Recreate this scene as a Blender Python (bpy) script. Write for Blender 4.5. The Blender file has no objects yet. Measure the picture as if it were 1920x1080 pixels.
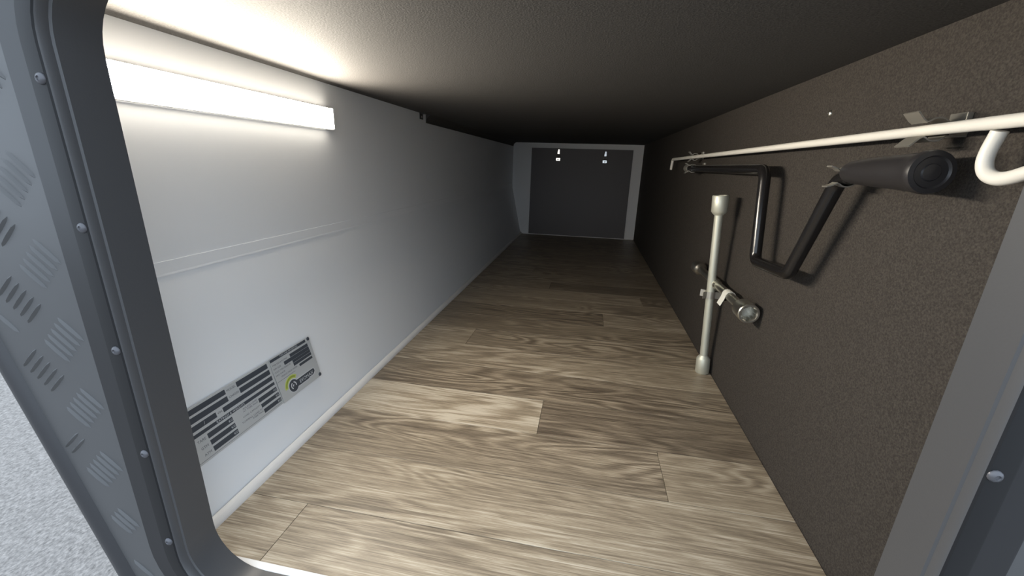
import bpy, bmesh, math, random
from mathutils import Vector, Matrix
from mathutils.geometry import tessellate_polygon

# ------------------------------------------------------------------ camera, sky, exposure
SC = bpy.context.scene
COL = SC.collection
R = math.radians

cam_data = bpy.data.cameras.new('camera')
cam_data.sensor_fit = 'HORIZONTAL'
cam_data.sensor_width = 36.0
cam_data.lens = 764.0 / 1920.0 * 36.0
cam_data.clip_start = 0.01
cam = bpy.data.objects.new('camera', cam_data)
COL.objects.link(cam)
# columns: camera right, up, back in world axes (x right, y into the tunnel, z up)
cam.matrix_world = Matrix((
    (0.98273269, -0.08183457, 0.16595047, 0.0),
    (0.18250976, 0.28116369, -0.94214498, -0.2709),
    (0.03044079, 0.95616426, 0.29124435, 0.42),
    (0, 0, 0, 1)))
SC.camera = cam

world = bpy.data.worlds.new('sky')
SC.world = world
world.use_nodes = True
bg = world.node_tree.nodes['Background']
bg.inputs['Color'].default_value = (0.74, 0.86, 1.0, 1)
bg.inputs['Strength'].default_value = 2.35

sun_data = bpy.data.lights.new('sun', 'SUN')
sun_data.energy = 2.8
sun_data.angle = R(0.6)
sun_data.color = (1.0, 0.96, 0.90)
sun = bpy.data.objects.new('sun', sun_data)
COL.objects.link(sun)
sun.rotation_euler = Vector((0.72, -0.06, -0.69)).to_track_quat('-Z', 'Y').to_euler()   # from beyond the front of the vehicle

LED_STRENGTH = 146.0
LED_COLOR = (1.0, 0.91, 0.77)

SC.view_settings.view_transform = 'Standard'
SC.view_settings.look = 'None'
SC.view_settings.gamma = 1.0
SC.view_settings.exposure = 0.0
SC.view_settings.use_curve_mapping = False

# ------------------------------------------------------------------ materials
def new_mat(name):
    m = bpy.data.materials.new(name)
    m.use_nodes = True
    return m, m.node_tree, m.node_tree.nodes['Principled BSDF']

def plain(name, color, rough=0.5, metal=0.0, bump=0.0, bscale=200.0, spec=None, var=0.0, vscale=8.0):
    m, t, p = new_mat(name)
    p.inputs['Base Color'].default_value = (*color, 1)
    p.inputs['Roughness'].default_value = rough
    p.inputs['Metallic'].default_value = metal
    if spec is not None:
        p.inputs['Specular IOR Level'].default_value = spec
    tc = t.nodes.new('ShaderNodeTexCoord')
    if var > 0:
        n = t.nodes.new('ShaderNodeTexNoise')
        n.inputs['Scale'].default_value = vscale
        n.inputs['Detail'].default_value = 6
        t.links.new(tc.outputs['Object'], n.inputs['Vector'])
        mx = t.nodes.new('ShaderNodeMix'); mx.data_type = 'RGBA'
        mx.inputs[6].default_value = (*[c * (1 - var) for c in color], 1)
        mx.inputs[7].default_value = (*[min(1, c * (1 + var)) for c in color], 1)
        t.links.new(n.outputs['Fac'], mx.inputs[0])
        t.links.new(mx.outputs[2], p.inputs['Base Color'])
    if bump > 0:
        n = t.nodes.new('ShaderNodeTexNoise')
        n.inputs['Scale'].default_value = bscale
        n.inputs['Detail'].default_value = 4
        t.links.new(tc.outputs['Object'], n.inputs['Vector'])
        b = t.nodes.new('ShaderNodeBump')
        b.inputs['Strength'].default_value = bump
        b.inputs['Distance'].default_value = 0.002
        t.links.new(n.outputs['Fac'], b.inputs['Height'])
        t.links.new(b.outputs['Normal'], p.inputs['Normal'])
    return m

def speckled(name, dark, light, rough, scale, bump):
    """painted textured board: fine grains of two tones with relief"""
    m, t, p = new_mat(name)
    tc = t.nodes.new('ShaderNodeTexCoord')
    n = t.nodes.new('ShaderNodeTexNoise'); n.inputs['Scale'].default_value = scale
    n.inputs['Detail'].default_value = 3; n.inputs['Roughness'].default_value = 0.65
    t.links.new(tc.outputs['Object'], n.inputs['Vector'])
    r = t.nodes.new('ShaderNodeValToRGB')
    r.color_ramp.elements[0].position = 0.36; r.color_ramp.elements[0].color = (*dark, 1)
    r.color_ramp.elements[1].position = 0.68; r.color_ramp.elements[1].color = (*light, 1)
    t.links.new(n.outputs['Fac'], r.inputs['Fac'])
    t.links.new(r.outputs['Color'], p.inputs['Base Color'])
    b = t.nodes.new('ShaderNodeBump'); b.inputs['Strength'].default_value = bump
    b.inputs['Distance'].default_value = 0.0012
    t.links.new(n.outputs['Fac'], b.inputs['Height'])
    t.links.new(b.outputs['Normal'], p.inputs['Normal'])
    p.inputs['Roughness'].default_value = rough
    p.inputs['Specular IOR Level'].default_value = 0.3
    return m

def wood():
    m, t, p = new_mat('wood_plank')
    L = t.links.new
    tc = t.nodes.new('ShaderNodeTexCoord')
    oi = t.nodes.new('ShaderNodeObjectInfo')
    sep = t.nodes.new('ShaderNodeSeparateColor'); L(oi.outputs['Color'], sep.inputs['Color'])
    sc = t.nodes.new('ShaderNodeVectorMath'); sc.operation = 'SCALE'
    sc.inputs[0].default_value = (31.0, 17.0, 53.0); L(sep.outputs[0], sc.inputs['Scale'])
    off = t.nodes.new('ShaderNodeVectorMath'); off.operation = 'ADD'
    L(tc.outputs['Object'], off.inputs[0]); L(sc.outputs[0], off.inputs[1])
    def mapped(scale):
        mp = t.nodes.new('ShaderNodeMapping'); mp.inputs['Scale'].default_value = scale
        L(off.outputs[0], mp.inputs['Vector']); return mp
    def noise(scale, detail, rough=0.5, dist=0.0):
        n = t.nodes.new('ShaderNodeTexNoise'); n.inputs['Scale'].default_value = 1.0
        n.inputs['Detail'].default_value = detail; n.inputs['Roughness'].default_value = rough
        n.inputs['Distortion'].default_value = dist
        L(mapped(scale).outputs[0], n.inputs['Vector']); return n
    def math_(op, a, b=None):
        n = t.nodes.new('ShaderNodeMath'); n.operation = op
        for i, v in enumerate((a, b)):
            if v is None: continue
            if isinstance(v, (int, float)): n.inputs[i].default_value = v
            else: L(v, n.inputs[i])
        return n.outputs[0]
    field = noise((2.4, 15.0, 3.0), 2.5, 0.45, 0.3)           # low field whose contours make cathedral figures
    rings = math_('SINE', math_('MULTIPLY', field.outputs['Fac'], 85.0))
    rings = math_('ADD', math_('MULTIPLY', rings, 0.5), 0.5)
    fibre = noise((4.5, 420.0, 9.0), 7, 0.72)
    pores = noise((34.0, 900.0, 28.0), 3, 0.7)
    cloud = noise((3.5, 22.0, 3.0), 5, 0.6)
    mask = noise((2.6, 9.0, 2.0), 1, 0.4)                      # where the figure shows
    mk = t.nodes.new('ShaderNodeMapRange'); mk.inputs[1].default_value = 0.42; mk.inputs[2].default_value = 0.62
    mk.inputs[3].default_value = 0.12; mk.inputs[4].default_value = 0.42
    L(mask.outputs['Fac'], mk.inputs[0])
    v = math_('MULTIPLY', math_('SUBTRACT', rings, 0.5), mk.outputs[0])
    v = math_('ADD', v, math_('MULTIPLY', math_('SUBTRACT', fibre.outputs['Fac'], 0.5), 1.45))
    v = math_('ADD', v, math_('MULTIPLY', math_('SUBTRACT', pores.outputs['Fac'], 0.5), 0.9))
    v = math_('ADD', v, math_('MULTIPLY', math_('SUBTRACT', cloud.outputs['Fac'], 0.5), 0.5))
    v = math_('ADD', v, sep.outputs[1])                        # plank tone
    r = t.nodes.new('ShaderNodeValToRGB')
    e = r.color_ramp.elements
    e[0].position = 0.05; e[0].color = (0.10, 0.077, 0.056, 1)
    e[1].position = 1.0; e[1].color = (0.60, 0.53, 0.42, 1)
    x = e.new(0.42); x.color = (0.235, 0.188, 0.134, 1)
    x = e.new(0.66); x.color = (0.37, 0.302, 0.216, 1)
    L(v, r.inputs['Fac']); L(r.outputs['Color'], p.inputs['Base Color'])
    p.inputs['Roughness'].default_value = 0.42
    b = t.nodes.new('ShaderNodeBump'); b.inputs['Strength'].default_value = 0.12
    b.inputs['Distance'].default_value = 0.0006
    L(fibre.outputs['Fac'], b.inputs['Height']); L(b.outputs['Normal'], p.inputs['Normal'])
    return m

def asphalt():
    m, t, p = new_mat('asphalt')
    L = t.links.new
    tc = t.nodes.new('ShaderNodeTexCoord')
    n = t.nodes.new('ShaderNodeTexNoise'); n.inputs['Scale'].default_value = 85; n.inputs['Detail'].default_value = 6
    n.inputs['Roughness'].default_value = 0.65
    v = t.nodes.new('ShaderNodeTexVoronoi'); v.inputs['Scale'].default_value = 120
    for q in (n, v): L(tc.outputs['Object'], q.inputs['Vector'])
    r = t.nodes.new('ShaderNodeValToRGB')
    r.color_ramp.elements[0].position = 0.3; r.color_ramp.elements[0].color = (0.10, 0.097, 0.095, 1)
    r.color_ramp.elements[1].position = 0.75; r.color_ramp.elements[1].color = (0.275, 0.268, 0.262, 1)
    L(n.outputs['Fac'], r.inputs['Fac']); L(r.outputs['Color'], p.inputs['Base Color'])
    b = t.nodes.new('ShaderNodeBump'); b.inputs['Strength'].default_value = 0.5; b.inputs['Distance'].default_value = 0.006
    L(v.outputs['Distance'], b.inputs['Height']); L(b.outputs['Normal'], p.inputs['Normal'])
    p.inputs['Roughness'].default_value = 0.9
    return m

M = {}
M['charcoal'] = speckled('charcoal_textured_board', (0.029, 0.0245, 0.0212), (0.070, 0.061, 0.052), 0.8, 560, 0.75)
M['ceiling'] = speckled('charcoal_ceiling_board', (0.046, 0.043, 0.041), (0.088, 0.084, 0.080), 0.75, 480, 0.45)
M['white_wall'] = plain('white_panel', (0.91, 0.925, 0.94), 0.38, bump=0.02, bscale=90)
M['white_trim'] = plain('white_trim', (0.83, 0.81, 0.78), 0.45)
M['rear_white'] = plain('off_white_board', (0.88, 0.86, 0.84), 0.6)
M['black_board'] = plain('black_board', (0.125, 0.112, 0.108), 0.5, bump=0.05, bscale=250)
M['frame'] = plain('dark_powder_coat', (0.066, 0.066, 0.069), 0.40, bump=0.04, bscale=700)
M['flange'] = plain('black_flange_coat', (0.010, 0.010, 0.011), 0.55, spec=0.3)
M['outer_flange'] = plain('black_outer_flange_coat', (0.016, 0.016, 0.018), 0.45, spec=0.35)
M['tread'] = plain('painted_tread_plate', (0.075, 0.0755, 0.077), 0.40, var=0.10, vscale=14)
M['edge'] = plain('dark_edge_trim', (0.035, 0.035, 0.038), 0.35)
M['steel'] = plain('zinc_steel', (0.62, 0.60, 0.54), 0.34, 1.0, bump=0.03, bscale=300)
M['dark_steel'] = plain('spring_steel', (0.60, 0.57, 0.50), 0.3, 0.75)
M['bright_steel'] = plain('polished_steel', (0.92, 0.91, 0.88), 0.22, 1.0)
M['screw'] = plain('dull_screw', (0.10, 0.10, 0.11), 0.35, 0.3)
M['satin_zinc'] = plain('satin_zinc_plating', (0.66, 0.66, 0.56), 0.48, 0.55)
M['black_bar'] = plain('black_coated_steel', (0.012, 0.011, 0.011), 0.2)
M['black_grip'] = plain('black_plastic_grip', (0.026, 0.024, 0.025), 0.38)
M['white_rod'] = plain('white_powder_coated_rod', (0.80, 0.77, 0.70), 0.38)
M['plate'] = plain('silver_plate', (0.60, 0.62, 0.63), 0.45, 0.25)
M['ink'] = plain('dark_print', (0.055, 0.065, 0.080), 0.5)
M['white_ink'] = plain('pale_print', (0.68, 0.70, 0.72), 0.5)
M['grey_ink'] = plain('grey_print', (0.10, 0.11, 0.13), 0.5)
M['lime_ink'] = plain('lime_print', (0.55, 0.62, 0.16), 0.5)
M['lime_dark'] = plain('olive_print', (0.30, 0.36, 0.06), 0.5)
M['label'] = plain('paper_label', (0.80, 0.79, 0.72), 0.6)
M['wood'] = wood()
M['subfloor'] = plain('subfloor_board', (0.10, 0.08, 0.06), 0.8)
M['asphalt'] = asphalt()
M['lamp_body'] = plain('white_lamp_body', (0.90, 0.90, 0.90), 0.4)
m, t, p = new_mat('lit_diffuser')
p.inputs['Base Color'].default_value = (0.9, 0.9, 0.9, 1)
p.inputs['Emission Color'].default_value = (*LED_COLOR, 1)
p.inputs['Emission Strength'].default_value = LED_STRENGTH
M['led'] = m
m, t, p = new_mat('lit_diffuser_side')
p.inputs['Base Color'].default_value = (0.9, 0.9, 0.9, 1)
p.inputs['Emission Color'].default_value = (*LED_COLOR, 1)
p.inputs['Emission Strength'].default_value = LED_STRENGTH * 0.07
M['led_side'] = m

# ------------------------------------------------------------------ mesh helpers (geometry is collected in world coordinates)
class MB:
    def __init__(s): s.v = []; s.f = []; s.smooth = []
    def add(s, verts, faces, smooth=False):
        o = len(s.v); s.v += [Vector(v) for v in verts]
        for f in faces: s.f.append([i + o for i in f]); s.smooth.append(smooth)
        return s
    def box(s, x0, x1, y0, y1, z0, z1, b=0.0):
        bm = bmesh.new()
        bmesh.ops.create_cube(bm, size=1)
        for v in bm.verts:
            v.co = Vector(((x0 + x1) / 2 + v.co.x * (x1 - x0), (y0 + y1) / 2 + v.co.y * (y1 - y0), (z0 + z1) / 2 + v.co.z * (z1 - z0)))
        if b > 0: bmesh.ops.bevel(bm, geom=bm.edges[:], offset=b, segments=2, profile=0.5, affect='EDGES')
        return s.bm(bm)
    def bm(s, bm, smooth=False):
        bm.verts.index_update()
        s.add([v.co.copy() for v in bm.verts], [[v.index for v in f.verts] for f in bm.faces], smooth)
        bm.free(); return s
    def prism(s, poly, d0, d1, fn, holes=()):
        """2-D outline extruded between d0 and d1; fn(a, b, d) -> point"""
        loops = [list(poly)] + [list(h) for h in holes]
        flat = [q for l in loops for q in l]; n = len(flat)
        tris = tessellate_polygon([[Vector((a, b, 0)) for a, b in l] for l in loops])
        s.add([fn(a, b, d0) for a, b in flat] + [fn(a, b, d1) for a, b in flat],
              [list(tr) for tr in tris] + [[i + n for i in reversed(tr)] for tr in tris])
        o = 0
        base = len(s.v) - 2 * n
        for l in loops:
            k = len(l)
            for i in range(k):
                j = (i + 1) % k
                s.f.append([base + o + i, base + o + j, base + n + o + j, base + n + o + i]); s.smooth.append(False)
            o += k
        return s
    def tube(s, path, r, seg=16, caps=True):
        """swept round bar through path points; r is a number or a list"""
        pts = [Vector(q) for q in path]; n = len(pts)
        rs = r if isinstance(r, (list, tuple)) else [r] * n
        tan = []
        for i in range(n):
            a = pts[max(i - 1, 0)]; b = pts[min(i + 1, n - 1)]
            tan.append((b - a).normalized())
        up = Vector((0, 0, 1)) if abs(tan[0].z) < 0.9 else Vector((1, 0, 0))
        nv = (up - tan[0] * up.dot(tan[0])).normalized()
        verts = []
        for i in range(n):
            nv = (nv - tan[i] * nv.dot(tan[i])).normalized()
            bv = tan[i].cross(nv)
            for k in range(seg):
                a = 2 * math.pi * k / seg
                verts.append(pts[i] + (nv * math.cos(a) + bv * math.sin(a)) * rs[i])
        faces = []
        for i in range(n - 1):
            for k in range(seg):
                k2 = (k + 1) % seg
                faces.append([i * seg + k, i * seg + k2, (i + 1) * seg + k2, (i + 1) * seg + k])
        s.add(verts, faces, True)
        if caps:
            o = len(s.v) - len(verts)
            s.f.append([o + k for k in reversed(range(seg))]); s.smooth.append(False)
            s.f.append([o + (n - 1) * seg + k for k in range(seg)]); s.smooth.append(False)
        return s
    def lathe(s, origin, axis, prof, seg=28, hexes=(), smooth=True):
        """profile of (distance along axis, radius); rows listed in hexes become hexagonal"""
        o = Vector(origin); ax = Vector(axis).normalized()
        up = Vector((0, 0, 1)) if abs(ax.z) < 0.9 else Vector((0, 1, 0))
        e1 = (up - ax * up.dot(ax)).normalized(); e2 = ax.cross(e1)
        verts = []
        for i, (d, r) in enumerate(prof):
            for k in range(seg):
                a = 2 * math.pi * k / seg
                rr = r
                if i in hexes:
                    q = (a % (math.pi / 3)) - math.pi / 6
                    rr = r / math.cos(q)
                verts.append(o + ax * d + (e1 * math.cos(a) + e2 * math.sin(a)) * max(rr, 1e-5))
        faces = []
        for i in range(len(prof) - 1):
            for k in range(seg):
                k2 = (k + 1) % seg
                faces.append([i * seg + k, i * seg + k2, (i + 1) * seg + k2, (i + 1) * seg + k])
        faces.append([k for k in reversed(range(seg))])
        faces.append([(len(prof) - 1) * seg + k for k in range(seg)])
        s.add(verts, faces, smooth); return s
    def bounds(s):
        lo = Vector([min(v[i] for v in s.v) for i in range(3)]); hi = Vector([max(v[i] for v in s.v) for i in range(3)])
        return lo, hi
    def mesh(s, name, origin, sharp=None):
        me = bpy.data.meshes.new(name)
        me.from_pydata([v - origin for v in s.v], [], s.f)
        me.update()
        bm = bmesh.new(); bm.from_mesh(me)
        bmesh.ops.recalc_face_normals(bm, faces=bm.faces)
        bm.to_mesh(me); bm.free()
        for p_, sm in zip(me.polygons, s.smooth): p_.use_smooth = sm
        if any(s.smooth):
            me.set_sharp_from_angle(angle=R(38))
        return me
    def build(s, name, mat, parent=None):
        if parent is None:
            lo, hi = s.bounds(); o = Vector(((lo.x + hi.x) / 2, (lo.y + hi.y) / 2, lo.z))
        else:
            o = ORG[parent.name]
        ob = bpy.data.objects.new(name, s.mesh(name, o))
        ob.data.materials.append(M[mat])
        COL.objects.link(ob)
        if parent is None: ob.location = o
        else: ob.parent = parent
        ORG[ob.name] = o
        return ob

ORG = {}
def empty(name, loc):
    e = bpy.data.objects.new(name, None); COL.objects.link(e)
    e.empty_display_size = 0.02
    e.location = loc; ORG[e.name] = Vector(loc); return e
def tag(o, label, cat, group=None):
    o['label'] = label; o['category'] = cat
    if group: o['group'] = group
    return o
def struct(o, label=None):
    o['kind'] = 'structure'
    if label: o['label'] = label
    return o
def copy_tree(o, loc):
    c = o.copy(); COL.objects.link(c); c.location = loc; ORG[c.name] = Vector(loc)
    for ch in [q for q in COL.objects if q.parent == o]:
        d = ch.copy(); COL.objects.link(d); d.parent = c
    return c
def rounded(path, rad, seg=8):
    """polyline with its corners rounded"""
    pts = [Vector(q) for q in path]; out = [pts[0]]
    rads = rad if isinstance(rad, (list, tuple)) else [rad] * (len(pts) - 2)
    for i in range(1, len(pts) - 1):
        a, b, c = pts[i - 1], pts[i], pts[i + 1]
        d1 = (a - b).normalized(); d2 = (c - b).normalized()
        ang = d1.angle(d2)
        tl = min(rads[i - 1] / math.tan(ang / 2), 0.48 * (a - b).length, 0.48 * (c - b).length)
        p0 = b + d1 * tl; p1 = b + d2 * tl
        for k in range(seg + 1):
            u = k / seg
            out.append(p0 * (1 - u) ** 2 + b * 2 * u * (1 - u) + p1 * u ** 2)
    out.append(pts[-1]); return out

# ------------------------------------------------------------------ dimensions of the tunnel locker (metres)
XL, XLF, XR = -0.468, -0.402, 0.2905        # upper left wall, foot of the left wall, right wall
ZC, YB = 0.545, 2.283                        # ceiling height, far wall
ZK = 0.287                                   # height of the bend in the left wall
OX0, OX1, OZ0, OZ1, ORAD = -0.352, 0.229, 0.0055, 0.537, 0.052   # near hatch opening
YE = -0.036                                  # outer skin

# ------------------------------------------------------------------ setting
# floor with its planks laid across the tunnel
floor = struct(MB().box(XLF - 0.004, XR + 0.006, -0.002, YB + 0.004, -0.022, -0.0025).build('floor', 'subfloor'))
floor['label'] = 'grey brown wood plank floor of the locker'
rng = random.Random(4)
PITCH = 0.1014
rows = []
y = -0.0092
joints = {0: [-0.318], 1: [], 2: [0.137], 3: [-0.051], 4: [], 5: [], 6: [-0.263], 7: [], 8: [0.0706], 9: [], 10: [0.198], 11: [-0.11],
          12: [0.05], 13: [-0.2], 14: [], 15: [0.12], 16: [-0.03], 17: [], 18: [0.16], 19: [-0.25], 20: [0.02], 21: [], 22: [0.1]}
tones = {0: [0.60, 0.54], 1: [0.56], 2: [0.46, 0.58], 3: [0.70, 0.36], 4: [0.40], 5: [0.55], 6: [0.56, 0.44], 7: [0.40], 8: [0.37, 0.54],
         9: [0.48], 10: [0.52, 0.40], 11: [0.44, 0.34]}
for i in range(23):
    y0 = max(y + i * PITCH, 0.0005); y1 = min(y + (i + 1) * PITCH, YB)
    xs = [XLF + 0.001] + joints[i] + [XR - 0.0005]
    for k in range(len(xs) - 1):
        g = 0.0003
        mb = MB().box(xs[k] + g, xs[k + 1] - g, y0 + g, y1 - g, -0.0025, 0.0, 0.0004)
        ob = mb.build('plank', 'wood', floor)
        # own origin per plank so that the grain is laid out in plank space
        c = Vector(((xs[k] + xs[k + 1]) / 2, (y0 + y1) / 2, 0))
        sh = c - ORG[floor.name]
        ob.data.transform(Matrix.Translation(-sh)); ob.location = sh
        tn = tones.get(i, [0.46, 0.42])[min(k, len(tones.get(i, [0, 0])) - 1)]
        ob.color = (rng.random(), 0.52 + (tn - 0.5) * 1.35, rng.random(), 1)

# white edge strip of the floor at the hatch
struct(MB().box(OX0 - 0.02, OX1 + 0.02, 0.0005, 0.0085, 0.0002, 0.0062, 0.0008).build('trim_1', 'white_trim'), 'white edge strip of the floor at the hatch')

# left wall: upright upper panel, bent at the batten, lower panel leaning in towards the floor
T = 0.014
prof = [(XL, ZC + 0.012), (XL, ZK), (XLF, -0.02), (XLF - T, -0.02), (XL - T, ZK - 0.004), (XL - T, ZC + 0.012)]
wall_left = struct(MB().prism(prof, -0.002, YB + 0.012, lambda a, b, d: (a, d, b)).build('wall_left', 'white_wall'), 'white painted left wall of the locker bent at mid height')
# batten along the bend
bp = [(XL - 0.001, 0.3025), (XL + 0.0011, 0.3021), (XL + 0.0016, 0.2885), (XL + 0.0022, 0.2862), (XL - 0.001, 0.286)]
struct(MB().prism(bp, 0.0, YB, lambda a, b, d: (a, d, b)).build('trim_2', 'white_wall'), 'flat white batten along the bend of the left wall')
# white bead where the left wall meets the floor
qp = [(XLF - 0.004, 0.0)] + [(XLF - 0.004 + 0.0090 * math.cos(q), 0.0100 * math.sin(q)) for q in [k * math.pi / 2 / 7 for k in range(8)]]
struct(MB().prism(qp, 0.0005, YB, lambda a, b, d: (a, d, b)).build('baseboard_left', 'white_trim'), 'slim white bead along the foot of the left wall')

wall_right = struct(MB().box(XR, XR + 0.012, -0.002, YB + 0.012, -0.02, ZC + 0.012).build('wall_right', 'charcoal'), 'dark charcoal textured right wall of the locker')
ceiling = struct(MB().box(XL - T, XR + 0.012, -0.002, YB + 0.012, ZC, ZC + 0.012).build('ceiling', 'ceiling'), 'dark textured ceiling of the locker')
# far wall with a rounded upper left corner piece
wb = MB().box(XL - T, XR + 0.012, YB, YB + 0.012, -0.02, ZC + 0.012)
wall_back = struct(wb.build('wall_back', 'rear_white'), 'off white far wall around the closed far hatch')
cr = 0.022
cp = [(XL, ZC), (XL, ZC - cr)] + [(XL + cr - cr * math.cos(a), ZC - cr + cr * math.sin(a)) for a in [k * math.pi / 2 / 6 for k in range(1, 7)]]
struct(MB().prism(cp, 0.9, YB, lambda a, b, d: (a, d, b)).build('trim_3', 'ceiling'), 'rounded dark fillet between left wall and ceiling')

# outer skin of the vehicle around the hatch, front edge cut back towards the bottom
def slant(z): return -0.4246 - 0.2614 * z
skin_out = [(slant(-0.14), -0.14), (0.75, -0.14), (0.75, 0.80), (slant(0.80), 0.80)]
hole = [(OX0 - 0.014, OZ0 - 0.012), (OX1 + 0.014, OZ0 - 0.012), (OX1 + 0.014, OZ1 + 0.012), (OX0 - 0.014, OZ1 + 0.012)]
skin = struct(MB().prism(skin_out, YE + 0.002, -0.0025, lambda a, b, d: (a, d, b), [hole]).build('wall_exterior', 'tread'), 'dark painted tread plate skin around the hatch')
# raised bars: groups of five, direction alternating from column to column
bb = bmesh.new()
prof_b = [(-0.0138, 0), (-0.010, 0.0015), (0, 0.0019), (0.010, 0.0015), (0.0138, 0)]
bar = MB()
vs = []; fs = []
for (a, w) in prof_b:
    w2 = max(w, 0.0004)
    vs += [(a, 0.0, -w2), (a, -max(w * 1.0, 0.00005), 0.0), (a, 0.0, w2)]
for i in range(4):
    o = i * 3
    fs += [[o, o + 3, o + 4, o + 1], [o + 1, o + 4, o + 5, o + 2]]
bar.add(vs, fs, True)
bar_me = bar.mesh('tread_bar', Vector((0, 0, 0))); bar_me.materials.append(M['tread'])
bb.free()
cand = []
for ci in range(-8, 36):
    cx = -0.415 + ci * 0.0335
    for cj in range(-8, 11):
        cz = 0.2054 + cj * 0.0643 + (0.0322 if ci % 2 else 0.0)
        s = -1 if ci % 2 == 0 else 1
        for k in range(-2, 3):
            # step across the bars
            dx = k * 0.0054; dz = -s * k * 0.0054
            px, pz = cx + dx, cz + dz
            if not (-0.128 < pz < 0.785 and px < 0.735): continue
            if px - 0.012 < slant(pz) + 0.012: continue
            if OX0 - 0.046 < px < OX1 + 0.046 and OZ0 - 0.046 < pz < OZ1 + 0.046: continue
            near = abs(px - (-0.41)) + max(0, pz - 0.5) * 2 if px < 0 else (0.0 if (px < 0.33 and 0.1 < pz < 0.25) else 1 + px)
            cand.append((near, px, pz, s))
cand.sort()
rest = MB()
for i, (_, px, pz, s) in enumerate(cand):
    rot = Matrix.Rotation(R(42) * (-s), 4, 'Y')
    if i < 260:
        ob = bpy.data.objects.new('tread_bar', bar_me); COL.objects.link(ob); ob.parent = skin
        ob.matrix_local = Matrix.Translation(Vector((px, YE + 0.002, pz)) - ORG[skin.name]) @ rot
    else:
        tr = Matrix.Translation(Vector((px, YE + 0.002, pz))) @ rot
        rest.add([tr @ Vector(v) for v in vs], fs, True)
ro = rest.build('tread_bars', 'tread', skin); ro['kind'] = 'stuff'

# rounded edge trim down the cut front edge, front skin and underside of the body
e0, e1 = -0.14, 0.80
struct(MB().tube([(slant(e0) - 0.001, YE + 0.008, e0), (slant(e1) - 0.001, YE + 0.008, e1)], 0.0115, 18).build('trim_4', 'edge'), 'rounded dark trim down the slanted front edge')
fr = MB()
fr.add([(slant(e0) - 0.006, 0.0, e0), (slant(e1) - 0.006, 0.0, e1), (slant(e1) - 0.006, YB + 0.05, e1), (slant(e0) - 0.006, YB + 0.05, e0),
        (slant(e0) + 0.008, 0.0, e0), (slant(e1) + 0.008, 0.0, e1), (slant(e1) + 0.008, YB + 0.05, e1), (slant(e0) + 0.008, YB + 0.05, e0)],
       [[0, 1, 2, 3], [7, 6, 5, 4], [0, 4, 5, 1], [3, 2, 6, 7], [0, 3, 7, 4], [1, 5, 6, 2]])
struct(fr.build('wall_front', 'tread'), 'dark front skin of the vehicle body')
struct(MB().box(slant(e0), 0.75, 0.0, YB + 0.05, e0 - 0.01, e0).build('wall_underside', 'frame'), 'dark underside panel of the vehicle body')
struct(MB().box(-9, 9, -9, 11, -0.75, -0.70).build('ground', 'asphalt'), 'pale grey asphalt outside the vehicle')

# ------------------------------------------------------------------ hatch frame
def ring(off, y, seg=10):
    """rounded rectangle at an offset outside the opening"""
    r = ORAD + off
    x0, x1, z0, z1 = OX0 - off, OX1 + off, OZ0 - off, OZ1 + off
    out = []
    for cx, cz, a0 in ((x1 - r, z1 - r, 0), (x0 + r, z1 - r, 90), (x0 + r, z0 + r, 180), (x1 - r, z0 + r, 270)):
        for k in range(seg + 1):
            a = R(a0 + 90 * k / seg)
            out.append((cx + r * math.cos(a), y, cz + r * math.sin(a)))
    return out
def loft(profile):
    mb = MB(); n = None; vs = []; fs = []
    for off, y in profile:
        rg = ring(off, y); n = len(rg); vs += rg
    for i in range(len(profile) - 1):
        for k in range(n):
            k2 = (k + 1) % n
            fs.append([i * n + k, i * n + k2, (i + 1) * n + k2, (i + 1) * n + k])
    mb.add(vs, fs, True); return mb
hf = tag(empty('hatch_frame', ((OX0 + OX1) / 2, -0.02, OZ0 - 0.036)), 'dark powder coated frame with rounded corners around the near hatch opening', 'hatch frame')
loft([(0.034, 0.0004), (0.034, 0.0004), (0.0, 0.0004), (0.0, -0.0002), (0.0, -0.0285), (0.0013, -0.0295), (0.0013, -0.0355), (0.0020, -0.0365)]).build('reveal', 'frame', hf)
loft([(0.0020, -0.0365), (0.0030, -0.0374), (0.0145, -0.0374), (0.0160, -0.0368), (0.0164, -0.0358)]).build('inner_flange', 'flange', hf)
loft([(0.0164, -0.0358), (0.0175, -0.0354), (0.0345, -0.0354), (0.0360, -0.0348), (0.0362, -0.0325)]).build('outer_flange', 'outer_flange', hf)
# screws in the inner flange
sm = MB().lathe((0, 0, 0), (0, -1, 0), [(0, 0.0038), (0.0008, 0.0037), (0.0017, 0.0029), (0.0021, 0.0016), (0.0014, 0.0013), (0.0013, 0.0001)], 14)
screw_me = sm.mesh('screw', Vector((0, 0, 0))); screw_me.materials.append(M['screw'])
spots = [(OX0 - 0.0062, z) for z in (0.0735, 0.171, 0.2687, 0.3662, 0.464)] + [(OX1 + 0.0062, z) for z in (0.066, 0.164, 0.262, 0.360, 0.458)]
spots += [(x, z) for x in (-0.27, -0.165, -0.0615, 0.042, 0.146) for z in (OZ0 - 0.009, OZ1 + 0.009)]
for x, z in spots:
    ob = bpy.data.objects.new('screw', screw_me); COL.objects.link(ob); ob.parent = hf
    ob.location = Vector((x, -0.0373, z)) - ORG[hf.name]
    ob['label'] = 'small steel screw'

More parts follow.
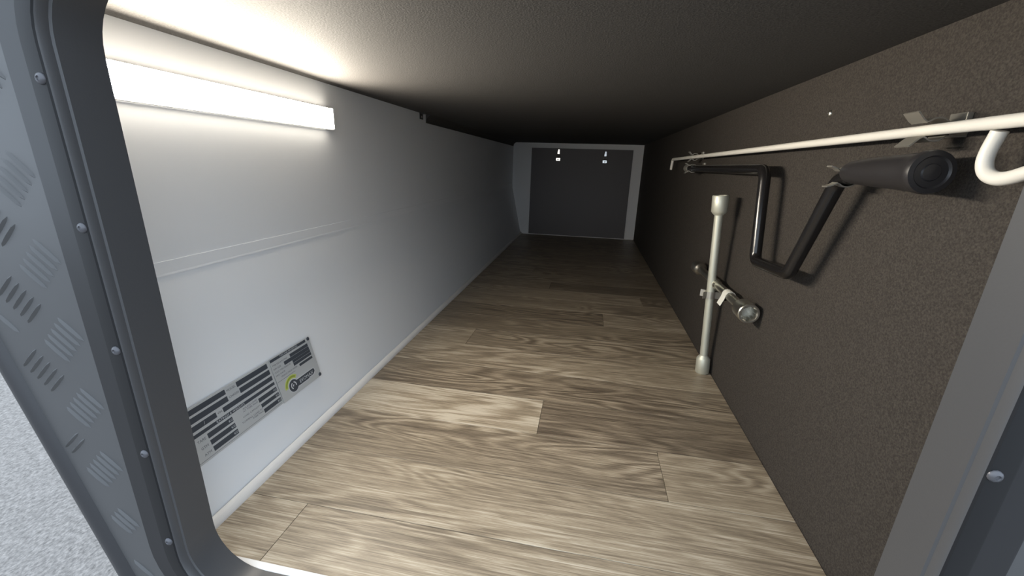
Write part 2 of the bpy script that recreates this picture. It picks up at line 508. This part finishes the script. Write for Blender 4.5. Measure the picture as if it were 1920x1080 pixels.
# ------------------------------------------------------------------ far hatch: board with two toggle latches
door = struct(MB().box(-0.355, 0.2325, YB - 0.006, YB, 0.0035, 0.516, 0.0008).build('door_1', 'black_board'), 'plain black board closing the far hatch')
struct(MB().box(-0.392, 0.285, YB - 0.0075, YB, 0.0, 0.0035, 0.0006).build('trim_5', 'rear_white'), 'thin pale strip under the far hatch board')
def latch(x, z, label):
    yf = YB - 0.006
    l = tag(empty('toggle_latch', (x, yf, z - 0.009)), label, 'latch', 'latches on the far hatch board')
    # keeper: wedge widening downward
    kp = [(x + 0.002 - 0.004, z + 0.057), (x + 0.002 + 0.004, z + 0.057), (x + 0.0075, z + 0.031), (x - 0.0055, z + 0.031)]
    MB().prism(kp, yf - 0.012, yf, lambda a, b, d: (a, d, b)).build('keeper', 'bright_steel', l)
    a = [Vector((x + 0.0095 * math.cos(q), yf - 0.008, z + 0.0185 + 0.0085 * math.sin(q))) for q in [k * 2 * math.pi / 22 for k in range(23)]]
    MB().tube(a, 0.0022, 8, False).build('wire_loop', 'dark_steel', l)
    MB().tube([(x, yf - 0.008, z + 0.033), (x, yf - 0.008, z + 0.027)], 0.003, 8).build('hook', 'dark_steel', l)
    bo = MB().box(x - 0.0135, x + 0.0135, yf - 0.013, yf, z - 0.009, z + 0.010, 0.002).build('body', 'bright_steel', l)
    MB().lathe((x, yf - 0.0129, z), (0, -1, 0), [(0, 0.0042), (0.0008, 0.0040), (0.0012, 0.0025), (0.0012, 0.0001)], 14).build('rivet', 'steel', bo)
latch(-0.1945, 0.4535, 'left of two small silver toggle latches on the black far board')
latch(0.0765, 0.4475, 'right of two small silver toggle latches on the black far board')

# ------------------------------------------------------------------ LED strip lamp on the upper left wall
lz0, lz1, ly0, ly1 = 0.4685, 0.5035, 0.028, 0.433
lamp = tag(empty('strip_lamp', (XL, (ly0 + ly1) / 2, lz0)), 'long lit white strip lamp on the upper left wall', 'lamp')
hs = MB()
hs.prism([(ly0, lz0), (ly1, lz0), (ly1, lz1), (ly0, lz1)], XL + 0.0005, XL + 0.0090, lambda a, b, d: (d, a, b),
         [[(ly0 + 0.003, lz0 + 0.0016), (ly1 - 0.003, lz0 + 0.0016), (ly1 - 0.003, lz1 - 0.0016), (ly0 + 0.003, lz1 - 0.0016)]])
hs.build('housing', 'lamp_body', lamp)
o = MB().box(XL + 0.0005, XL + 0.0170, ly0 + 0.0031, ly1 - 0.0031, lz0 + 0.0017, lz1 - 0.0017).build('diffuser', 'led', lamp)
o['label'] = 'glowing white diffuser'
o.data.materials.append(M['led_side'])
for f in o.data.polygons: f.material_index = 0 if f.normal.x > 0.9 else 1
iy = 0.004
for yy in (ly0 - 0.001, ly1 - iy):
    MB().box(XL, XL + 0.0172, yy, yy + 0.005, lz0 - 0.0005, lz1 + 0.0005, 0.001).build('end_cap', 'lamp_body', lamp)

# ------------------------------------------------------------------ data plates on the leaning lower left panel
NV = Vector((0.287, 0, 0.066)).normalized(); UV_ = Vector((-0.066, 0, 0.287)).normalized()
PO = Vector((XLF, 0, 0))
def pl(y, v, off): return PO + Vector((0, y, 0)) + UV_ * v + NV * off
def prect(mb, y0, y1, v0, v1, o0, o1):
    return mb.prism([(y0, v0), (y1, v0), (y1, v1), (y0, v1)], o0, o1, lambda a, b, d: pl(a, b, d))
def ptext(mb, s, y, v, h, off, align='LEFT', rot=0.0, sx=1.0):
    cu = bpy.data.curves.new('text', 'FONT'); cu.body = s; cu.size = h * 1.38; cu.align_x = align; cu.resolution_u = 2
    ob = bpy.data.objects.new('text', cu); COL.objects.link(ob)
    dg = bpy.context.evaluated_depsgraph_get()
    me = bpy.data.meshes.new_from_object(ob.evaluated_get(dg))
    c_, s_ = math.cos(rot), math.sin(rot)
    vv = []
    for q in me.vertices:
        a, b = q.co.x * sx, q.co.y
        vv.append(pl(y + a * c_ - b * s_, v + a * s_ + b * c_, off))
    mb.add(vv, [list(f.vertices) for f in me.polygons])
    bpy.data.objects.remove(ob); bpy.data.curves.remove(cu); bpy.data.meshes.remove(me)
TH = 0.0011; PR = TH + 0.00008; PT = TH + 0.00016
# ratings plate
A0, A1 = 0.030, 0.1868
pa = tag(empty('data_plate', pl((A0 + A1) / 2, 0.0735, 0)), 'silver ratings plate with dark cells and kg figures, nearest the hatch frame', 'data plate')
prect(MB(), A0, A1, 0.0735, 0.1421, 0.0, TH).build('backing', 'plate', pa)
cells = MB()
for y0, y1, v0, v1 in [(0.034, 0.1115, 0.1333, 0.1398), (0.034, 0.1115, 0.1235, 0.1305), (0.129, 0.1825, 0.1330, 0.1400), (0.1305, 0.1830, 0.1234, 0.1303),
                       (0.034, 0.0906, 0.1139, 0.1205), (0.1004, 0.1835, 0.1140, 0.1203), (0.034, 0.1838, 0.1062, 0.1105),
                       (0.0717, 0.1075, 0.0968, 0.1032), (0.0720, 0.1080, 0.0878, 0.0940), (0.0724, 0.1084, 0.0788, 0.0850),
                       (0.1506, 0.1843, 0.0964, 0.1024), (0.1518, 0.1850, 0.0879, 0.0933), (0.1530, 0.1855, 0.0789, 0.0847)]:
    prect(cells, y0, y1, v0, v1, TH * 0.5, PR)
cells.build('printed_cells', 'ink', pa)
dk = MB()
ptext(dk, 'MODEL', 0.1203, 0.1350, 0.0030, PT, 'CENTER'); ptext(dk, 'CHASSIS', 0.1212, 0.1258, 0.0030, PT, 'CENTER')
ptext(dk, 'VIN', 0.0955, 0.1160, 0.0030, PT, 'CENTER')
ptext(dk, 'TARE', 0.0635, 0.0985, 0.0034, PT, 'CENTER'); ptext(dk, 'GTM', 0.0640, 0.0893, 0.0034, PT, 'CENTER'); ptext(dk, 'ATM', 0.0648, 0.0803, 0.0034, PT, 'CENTER')
for s, y_, v_ in (('AXLE(S) LOAD', 0.149, 0.1018), ('AT TARE MASS', 0.149, 0.0984), ('LOAD CAPACITY', 0.1505, 0.0918), ('TOWBALL LOAD AT', 0.1520, 0.0856), ('TARE MASS', 0.1520, 0.0822), ):
    ptext(dk, s, y_, v_, 0.0024, PT, 'RIGHT', sx=1.15)
prect(dk, 0.034, 0.184, 0.07595, 0.07625, TH, PT)
dk.build('dark_lettering', 'grey_ink', pa)
lt = MB()
ptext(lt, 'RATINGS & WEIGHTS', 0.1085, 0.1070, 0.0028, PT, 'CENTER', sx=1.15)
ptext(lt, '/', 0.074, 0.1152, 0.0040, PT, 'CENTER')
for y_, v_ in ((0.1070, 0.0983), (0.1074, 0.0893), (0.1078, 0.0803), (0.1836, 0.0978), (0.1842, 0.0890), (0.1848, 0.0802)):
    ptext(lt, 'KG', y_, v_, 0.0030, PT, 'RIGHT')
lt.build('pale_lettering', 'white_ink', pa)

# tyre plate with the round emblem
B0, B1 = 0.1882, 0.2755
pb = tag(empty('data_plate', pl((B0 + B1) / 2, 0.0725, 0)), 'silver tyre plate with round emblem and lime arc, right of the ratings plate', 'data plate')
prect(MB(), B0, B1, 0.0722, 0.1424, 0.0, TH).build('backing', 'plate', pb)
cells = MB()
for y0, y1, v0, v1 in [(0.1890, 0.2660, 0.1370, 0.1412), (0.2267, 0.2680, 0.1288, 0.1338), (0.2120, 0.2685, 0.1228, 0.1284), (0.2282, 0.2690, 0.1182, 0.1226),
                       (0.2282, 0.2693, 0.1132, 0.1178), (0.2385, 0.2692, 0.1072, 0.1112)]:
    prect(cells, y0, y1, v0, v1, TH * 0.5, PR)
prect(cells, B0 + 0.001, 0.2270, 0.1052, 0.1056, TH * 0.5, PR)
cells.build('printed_cells', 'ink', pb)
dk = MB()
for s, y_, v_ in (('TYRE SIZE & RATING', 0.1900, 0.1302), ('RIM SIZE', 0.1900, 0.1245), ('COLD TYRE PRESSURE', 0.1900, 0.1190), ('MFG DATE', 0.1900, 0.1140), ('VEHICLE MADE UNDER', 0.1990, 0.1090)):
    ptext(dk, s, y_, v_, 0.0024, PT, sx=1.0 if len(s) > 10 else 1.2)
dk.build('dark_lettering', 'grey_ink', pb)
lt = MB(); ptext(lt, 'TYRE AND RIM DETAILS', 0.2275, 0.1380, 0.0024, PT, 'CENTER', sx=1.1); lt.build('pale_lettering', 'white_ink', pb)
ey, ev = 0.2150, 0.0868
def disc(mb, r0, r1, a0, a1, o0, o1, n=28):
    inner = [(ey + r0 * math.cos(R(a0 + (a1 - a0) * k / n)), ev + r0 * math.sin(R(a0 + (a1 - a0) * k / n))) for k in range(n + 1)]
    outer = [(ey + r1 * math.cos(R(a0 + (a1 - a0) * k / n)), ev + r1 * math.sin(R(a0 + (a1 - a0) * k / n))) for k in range(n + 1)]
    for k in range(n):
        mb.prism([inner[k], outer[k], outer[k + 1], inner[k + 1]], o0, o1, lambda a, b, d: pl(a, b, d))
# name tag with slanted end, pale halo under it
tagp = [(0.2225, 0.0815), (0.2265, 0.0812), (0.2480, 0.0812), (0.2500, 0.0826), (0.2605, 0.0826), (0.2645, 0.0868), (0.2640, 0.0905), (0.2610, 0.0918), (0.2225, 0.0918)]
halo = [(0.222, 0.0803), (0.2268, 0.0800), (0.2486, 0.0800), (0.2506, 0.0814), (0.2610, 0.0814), (0.2658, 0.0864), (0.2652, 0.0912), (0.2616, 0.0930), (0.222, 0.0930)]
h = MB().prism(halo, TH * 0.5, PR, lambda a, b, d: pl(a, b, d)); disc(h, 0.0085, 0.0106, 0, 360, TH * 0.5, PR + 0.00006); h.build('emblem_outline', 'white_ink', pb)
nt = MB().prism(tagp, TH * 0.5, PT, lambda a, b, d: pl(a, b, d)); nt.build('name_tag', 'ink', pb)
ed = MB(); disc(ed, 0.0001, 0.0095, 0, 360, TH * 0.5, PT + 0.00006); emb = ed.build('emblem', 'ink', pb); emb['label'] = 'round dark emblem'
sw = MB(); disc(sw, 0.0044, 0.0060, -20, 75, PT, PT + 0.00016, 12); disc(sw, 0.0040, 0.0056, 110, 240, PT, PT + 0.00016, 14); disc(sw, 0.0, 0.0018, 60, 240, PT, PT + 0.00016, 8)
sw.build('emblem_swirl', 'white_ink', emb)
ar = MB(); disc(ar, 0.0112, 0.0172, 48, 178, TH * 0.5, PR, 20); arc = ar.build('emblem_arc', 'lime_ink', pb); arc['label'] = 'lime arc over the emblem'
ar = MB(); disc(ar, 0.0128, 0.0156, 56, 170, PR, PT, 20); ar.build('arc_print', 'lime_dark', arc)
lt = MB(); ptext(lt, 'EVOMAX', 0.2440, 0.0838, 0.0056, PT + 0.00012, 'CENTER', sx=1.02); lt.build('name_lettering', 'white_ink', pb)
for yy, vv in ((B1 - 0.0030, 0.1396), (B1 - 0.0026, 0.0752)):
    MB().lathe(pl(yy, vv, TH), NV, [(0, 0.0030), (0.0007, 0.0028), (0.0012, 0.0015), (0.0013, 0.0001)], 14).build('rivet', 'ink', pb)

# ------------------------------------------------------------------ things clipped to the right wall
def spring_clip(name_loc, rodp, rc, axis, width, label, lip=0.5):
    """omega shaped spring steel clip screwed to the right wall around a bar; axis 'y' or 'z' is the bar's direction"""
    D = XR - rodp[0]
    half = []                                    # one arm: (distance from wall, side offset)
    half.append((0.0008, 0.0)); half.append((0.0008, rc * 0.55)); half.append((D - rc * 1.15, rc * 0.55))
    for k in range(9):
        a = R(146 - k * (146 - 48) / 8)
        half.append((D + rc * math.cos(a), rc * math.sin(a)))
    ex, ez = half[-1]
    half.append((ex + rc * 0.25, ez - rc * 0.12)); half.append((ex + rc * 0.55, ez + rc * 0.10)); half.append((ex + rc * 1.15, ez + rc * lip))
    def pt(p_, q_, w):
        return (XR - p_, rodp[1] + w, rodp[2] + q_) if axis == 'y' else (XR - p_, rodp[1] + q_, rodp[2] + w)
    root = tag(empty('spring_clip', pt(0, 0, 0)), label, 'clip', 'spring clips on the right wall')
    th = 0.0012
    for sgn in (1, -1):
        line = [Vector((a, b * sgn)) for a, b in half]
        lo, hi = [], []
        for i, q in enumerate(line):
            d = (line[min(i + 1, len(line) - 1)] - line[max(i - 1, 0)]).normalized(); nrm = Vector((-d.y, d.x)) * th / 2
            lo.append(q - nrm); hi.append(q + nrm)
        mb = MB(); vs_ = []; fs_ = []
        for i in range(len(line)):
            for q in (lo[i], hi[i]):
                for w in (-width / 2, width / 2): vs_.append(pt(max(q.x, 0.0001), q.y, w))
        for i in range(len(line) - 1):
            a = i * 4; b = a + 4
            fs_ += [[a, b, b + 1, a + 1], [a + 2, a + 3, b + 3, b + 2], [a, a + 2, b + 2, b], [a + 1, b + 1, b + 3, a + 3]]
        e = (len(line) - 1) * 4
        fs_ += [[0, 1, 3, 2], [e, e + 2, e + 3, e + 1]]
        mb.add(vs_, fs_, True); mb.build('spring_arm', 'dark_steel', root)
    # base wings
    for sgn in (1, -1):
        q0, q1 = sorted((sgn * rc * 0.5, sgn * rc * 1.5))
        c = [pt(0.0002, q0, -width / 2), pt(0.0016 + 0.003, q1 if sgn > 0 else q0, width / 2)]
        lo = [min(c[0][i], c[1][i]) for i in range(3)]; hi = [max(c[0][i], c[1][i]) for i in range(3)]
        MB().box(lo[0], hi[0], lo[1], hi[1], lo[2], hi[2], 0.0005).build('base_wing', 'dark_steel', root)
    return root

# white rod with a bent tip and a crook handle
RX = 0.2685
rod = tag(empty('awning_rod', (RX, 0.6, 0.42)), 'long thin white rod with bent tip and crook handle along the right wall', 'rod')
MB().tube(rounded([(RX, 1.247, 0.4185), (RX, 1.2355, 0.4508), (RX, 0.0895, 0.4568)], 0.006), 0.0044, 14).build('shaft', 'white_rod', rod)
def smooth_path(pts, n=6):
    P = [Vector(q) for q in pts]; P = [P[0] * 2 - P[1]] + P + [P[-1] * 2 - P[-2]]; out = []
    for i in range(1, len(P) - 2):
        for k in range(n):
            u = k / n
            out.append(0.5 * ((2 * P[i]) + (P[i + 1] - P[i - 1]) * u + (2 * P[i - 1] - 5 * P[i] + 4 * P[i + 1] - P[i + 2]) * u * u + (3 * P[i] - P[i - 1] - 3 * P[i + 1] + P[i + 2]) * u ** 3))
    return out + [P[-2]]
crook = [(0.0897, 0.4568), (0.060, 0.4569), (0.030, 0.4568), (0.0205, 0.4530), (0.0170, 0.4455), (0.0200, 0.4375), (0.0310, 0.4310), (0.0480, 0.4246), (0.0585, 0.4212), (0.0680, 0.4206), (0.0760, 0.4240), (0.0800, 0.4310), (0.0800, 0.4390), (0.0770, 0.4512)]
MB().tube(smooth_path([(RX, a, b) for a, b in crook]), 0.0046, 14).build('crook_handle', 'white_rod', rod)
spring_clip(None, (RX, 0.1405, 0.4566), 0.0088, 'y', 0.017, 'spring clip holding the white rod just above the black grip', 0.75)
spring_clip(None, (RX, 0.935, 0.4524), 0.0085, 'y', 0.017, 'spring clip holding the white rod near its bent tip', 0.75)

# black crank handle
CX = 0.2605
ck = tag(empty('crank_handle', (CX, 0.45, 0.285)), 'black bent steel crank handle with fat grip on the right wall', 'crank')
bar_path = rounded([(CX, 0.940, 0.4230), (CX, 0.431, 0.4235), (CX, 0.402, 0.2880), (CX, 0.292, 0.2955), (CX, 0.233, 0.4140), (CX, 0.195, 0.4240)], [0.022, 0.016, 0.016, 0.022])
MB().tube(bar_path, 0.0082, 16).build('bar', 'black_bar', ck)
MB().lathe((CX, 0.965, 0.4230), (0, -1, 0), [(0.010, 0.0055), (0.002, 0.0060), (0.0, 0.0068), (0.0, 0.0095), (0.002, 0.0105), (0.028, 0.0105), (0.034, 0.0085)], 24, (0, 1, 2)).build('drive_socket', 'dark_steel', ck)
g = MB().lathe((CX - 0.003, 0.213, 0.4225), (-0.004, -1, 0.010), [(0, 0.0088), (0.006, 0.0106), (0.020, 0.0118), (0.045, 0.0133), (0.068, 0.0142), (0.088, 0.0150), (0.094, 0.0152), (0.100, 0.0165), (0.104, 0.0168), (0.1065, 0.0160), (0.107, 0.0125), (0.1055, 0.0112), (0.1055, 0.0068), (0.1065, 0.0060), (0.107, 0.0001)], 32)
g.build('grip', 'black_grip', ck)
spring_clip(None, (CX, 0.905, 0.4230), 0.0100, 'y', 0.016, 'spring clip holding the socket end of the black crank', 0.5)
spring_clip(None, (CX, 0.222, 0.4175), 0.0098, 'y', 0.010, 'spring clip behind the narrow end of the black grip', 0.3)

# four way wheel brace leaning by the right wall
wt = Vector((0.2500, 0.590, 0.3745)); wbm = Vector((0.2735, 0.587, 0.0006))
wr = tag(empty('wheel_brace', (wbm.x, wbm.y, 0.0)), 'silver cross shaped wheel brace standing upright by the right wall', 'wheel brace')
ax = (wt - wbm).normalized()
MB().tube([wbm + ax * 0.03, wt - ax * 0.03], 0.0079, 20).build('upright_arm', 'satin_zinc', wr)
def socket(end, direction, od, ln, mat='satin_zinc'):
    """open ended socket; direction points outward"""
    d = Vector(direction).normalized()
    MB().lathe(end, -d, [(ln * 0.55, 0.0001), (ln * 0.55, od * 0.55), (0.002, od * 0.66), (0.0, od * 0.78), (0.0, od * 0.93), (0.0015, od), (ln * 0.80, od * 0.97), (ln * 0.90, od * 0.80), (ln, 0.0079), (ln + 0.004, 0.0070)], 36, (1, 2)).build('socket', mat, wr)
socket(wt, ax, 0.0148, 0.038); socket(wbm, -ax, 0.0142, 0.040)
cz = 0.1995; cx_ = wbm.x + (wt.x - wbm.x) * (cz / 0.3745)
c0 = Vector((cx_ + 0.0085, 0.404, cz + 0.001)); c1 = Vector((cx_ + 0.0085, 0.742, cz))
MB().tube([c0 + Vector((0, 0.03, 0)), c1 - Vector((0, 0.03, 0))], 0.0079, 20).build('cross_arm', 'steel', wr)
socket(c0, (0, -1, 0), 0.0165, 0.040, 'steel'); socket(c1, (0, 1, 0), 0.0148, 0.036, 'steel')
# weld collar at the crossing and paper label on the cross arm
MB().lathe((cx_ + 0.0085, 0.572, cz), (0, 1, 0), [(0, 0.0080), (0.004, 0.0095), (0.012, 0.0105), (0.020, 0.0105), (0.028, 0.0095), (0.034, 0.0080)], 20).build('weld', 'steel', wr)
lb = MB(); ly = 0.506; lw = 0.020; cc = Vector((cx_ + 0.0085, 0, cz + 0.0007))
pts_ = [(0.0086 * math.cos(R(a)), 0.0086 * math.sin(R(a))) for a in range(20, 181, 16)]
pts_ += [(-0.0095, -0.004), (-0.0125, -0.012), (-0.0150, -0.0185)]
vs_ = []
for a, b in pts_:
    for w in (-lw / 2, lw / 2):
        for tk in (0.0, 0.0006):
            l_ = math.hypot(a, b); vs_.append((cc.x + a * (1 + tk / l_), ly + w, cc.z + b + (tk if b > 0 else 0)))
fs_ = []
for i in range(len(pts_) - 1):
    a = i * 4; b = a + 4
    fs_ += [[a, b, b + 2, a + 2], [a + 1, a + 3, b + 3, b + 1], [a, a + 1, b + 1, b], [a + 2, b + 2, b + 3, a + 3]]
e = (len(pts_) - 1) * 4; fs_ += [[0, 2, 3, 1], [e, e + 1, e + 3, e + 2]]
lb.add(vs_, fs_); o = lb.build('paper_label', 'label', wr); o['label'] = 'white paper label'
zc_ = 0.176; xs_ = wbm.x + (wt.x - wbm.x) * (zc_ / 0.3745)
spring_clip(None, (xs_, 0.5884, zc_), 0.0092, 'z', 0.014, 'spring clip holding the silver wheel brace below its crossing', 0.4)

# wall screw above the rod and small brackets under the ceiling
sc_ = MB().lathe((XR, 0.3466, 0.4927), (-1, 0, 0), [(0, 0.0042), (0.001, 0.0041), (0.0022, 0.0030), (0.0026, 0.0014), (0.0016, 0.0012), (0.0016, 0.0001)], 16)
tag(sc_.build('wall_screw', 'steel'), 'lone small silver screw head high on the dark right wall', 'screw')
for yy, hh, lab in ((0.865, 0.016, 'small grey bracket under the ceiling, nearer the strip lamp'), (1.235, 0.014, 'small grey bracket under the ceiling, nearer the far hatch')):
    br = tag(empty('corner_bracket', (XL, yy, ZC - hh)), lab, 'bracket', 'brackets at the left ceiling edge')
    MB().box(XL, XL + 0.002, yy - 0.011, yy + 0.011, ZC - hh, ZC, 0.0006).build('wall_leg', 'frame', br)
    MB().box(XL, XL + 0.014, yy - 0.011, yy + 0.011, ZC - 0.002, ZC, 0.0006).build('ceiling_leg', 'frame', br)
    MB().lathe((XL + 0.002, yy, ZC - hh * 0.6), (1, 0, 0), [(0, 0.003), (0.0012, 0.0022), (0.0014, 0.0001)], 12).build('screw', 'dark_steel', br)

for o in COL.objects:
    if o.name.split('.')[0] in ('dark_lettering', 'pale_lettering', 'name_lettering', 'printed_cells', 'emblem_swirl'): o['kind'] = 'stuff'
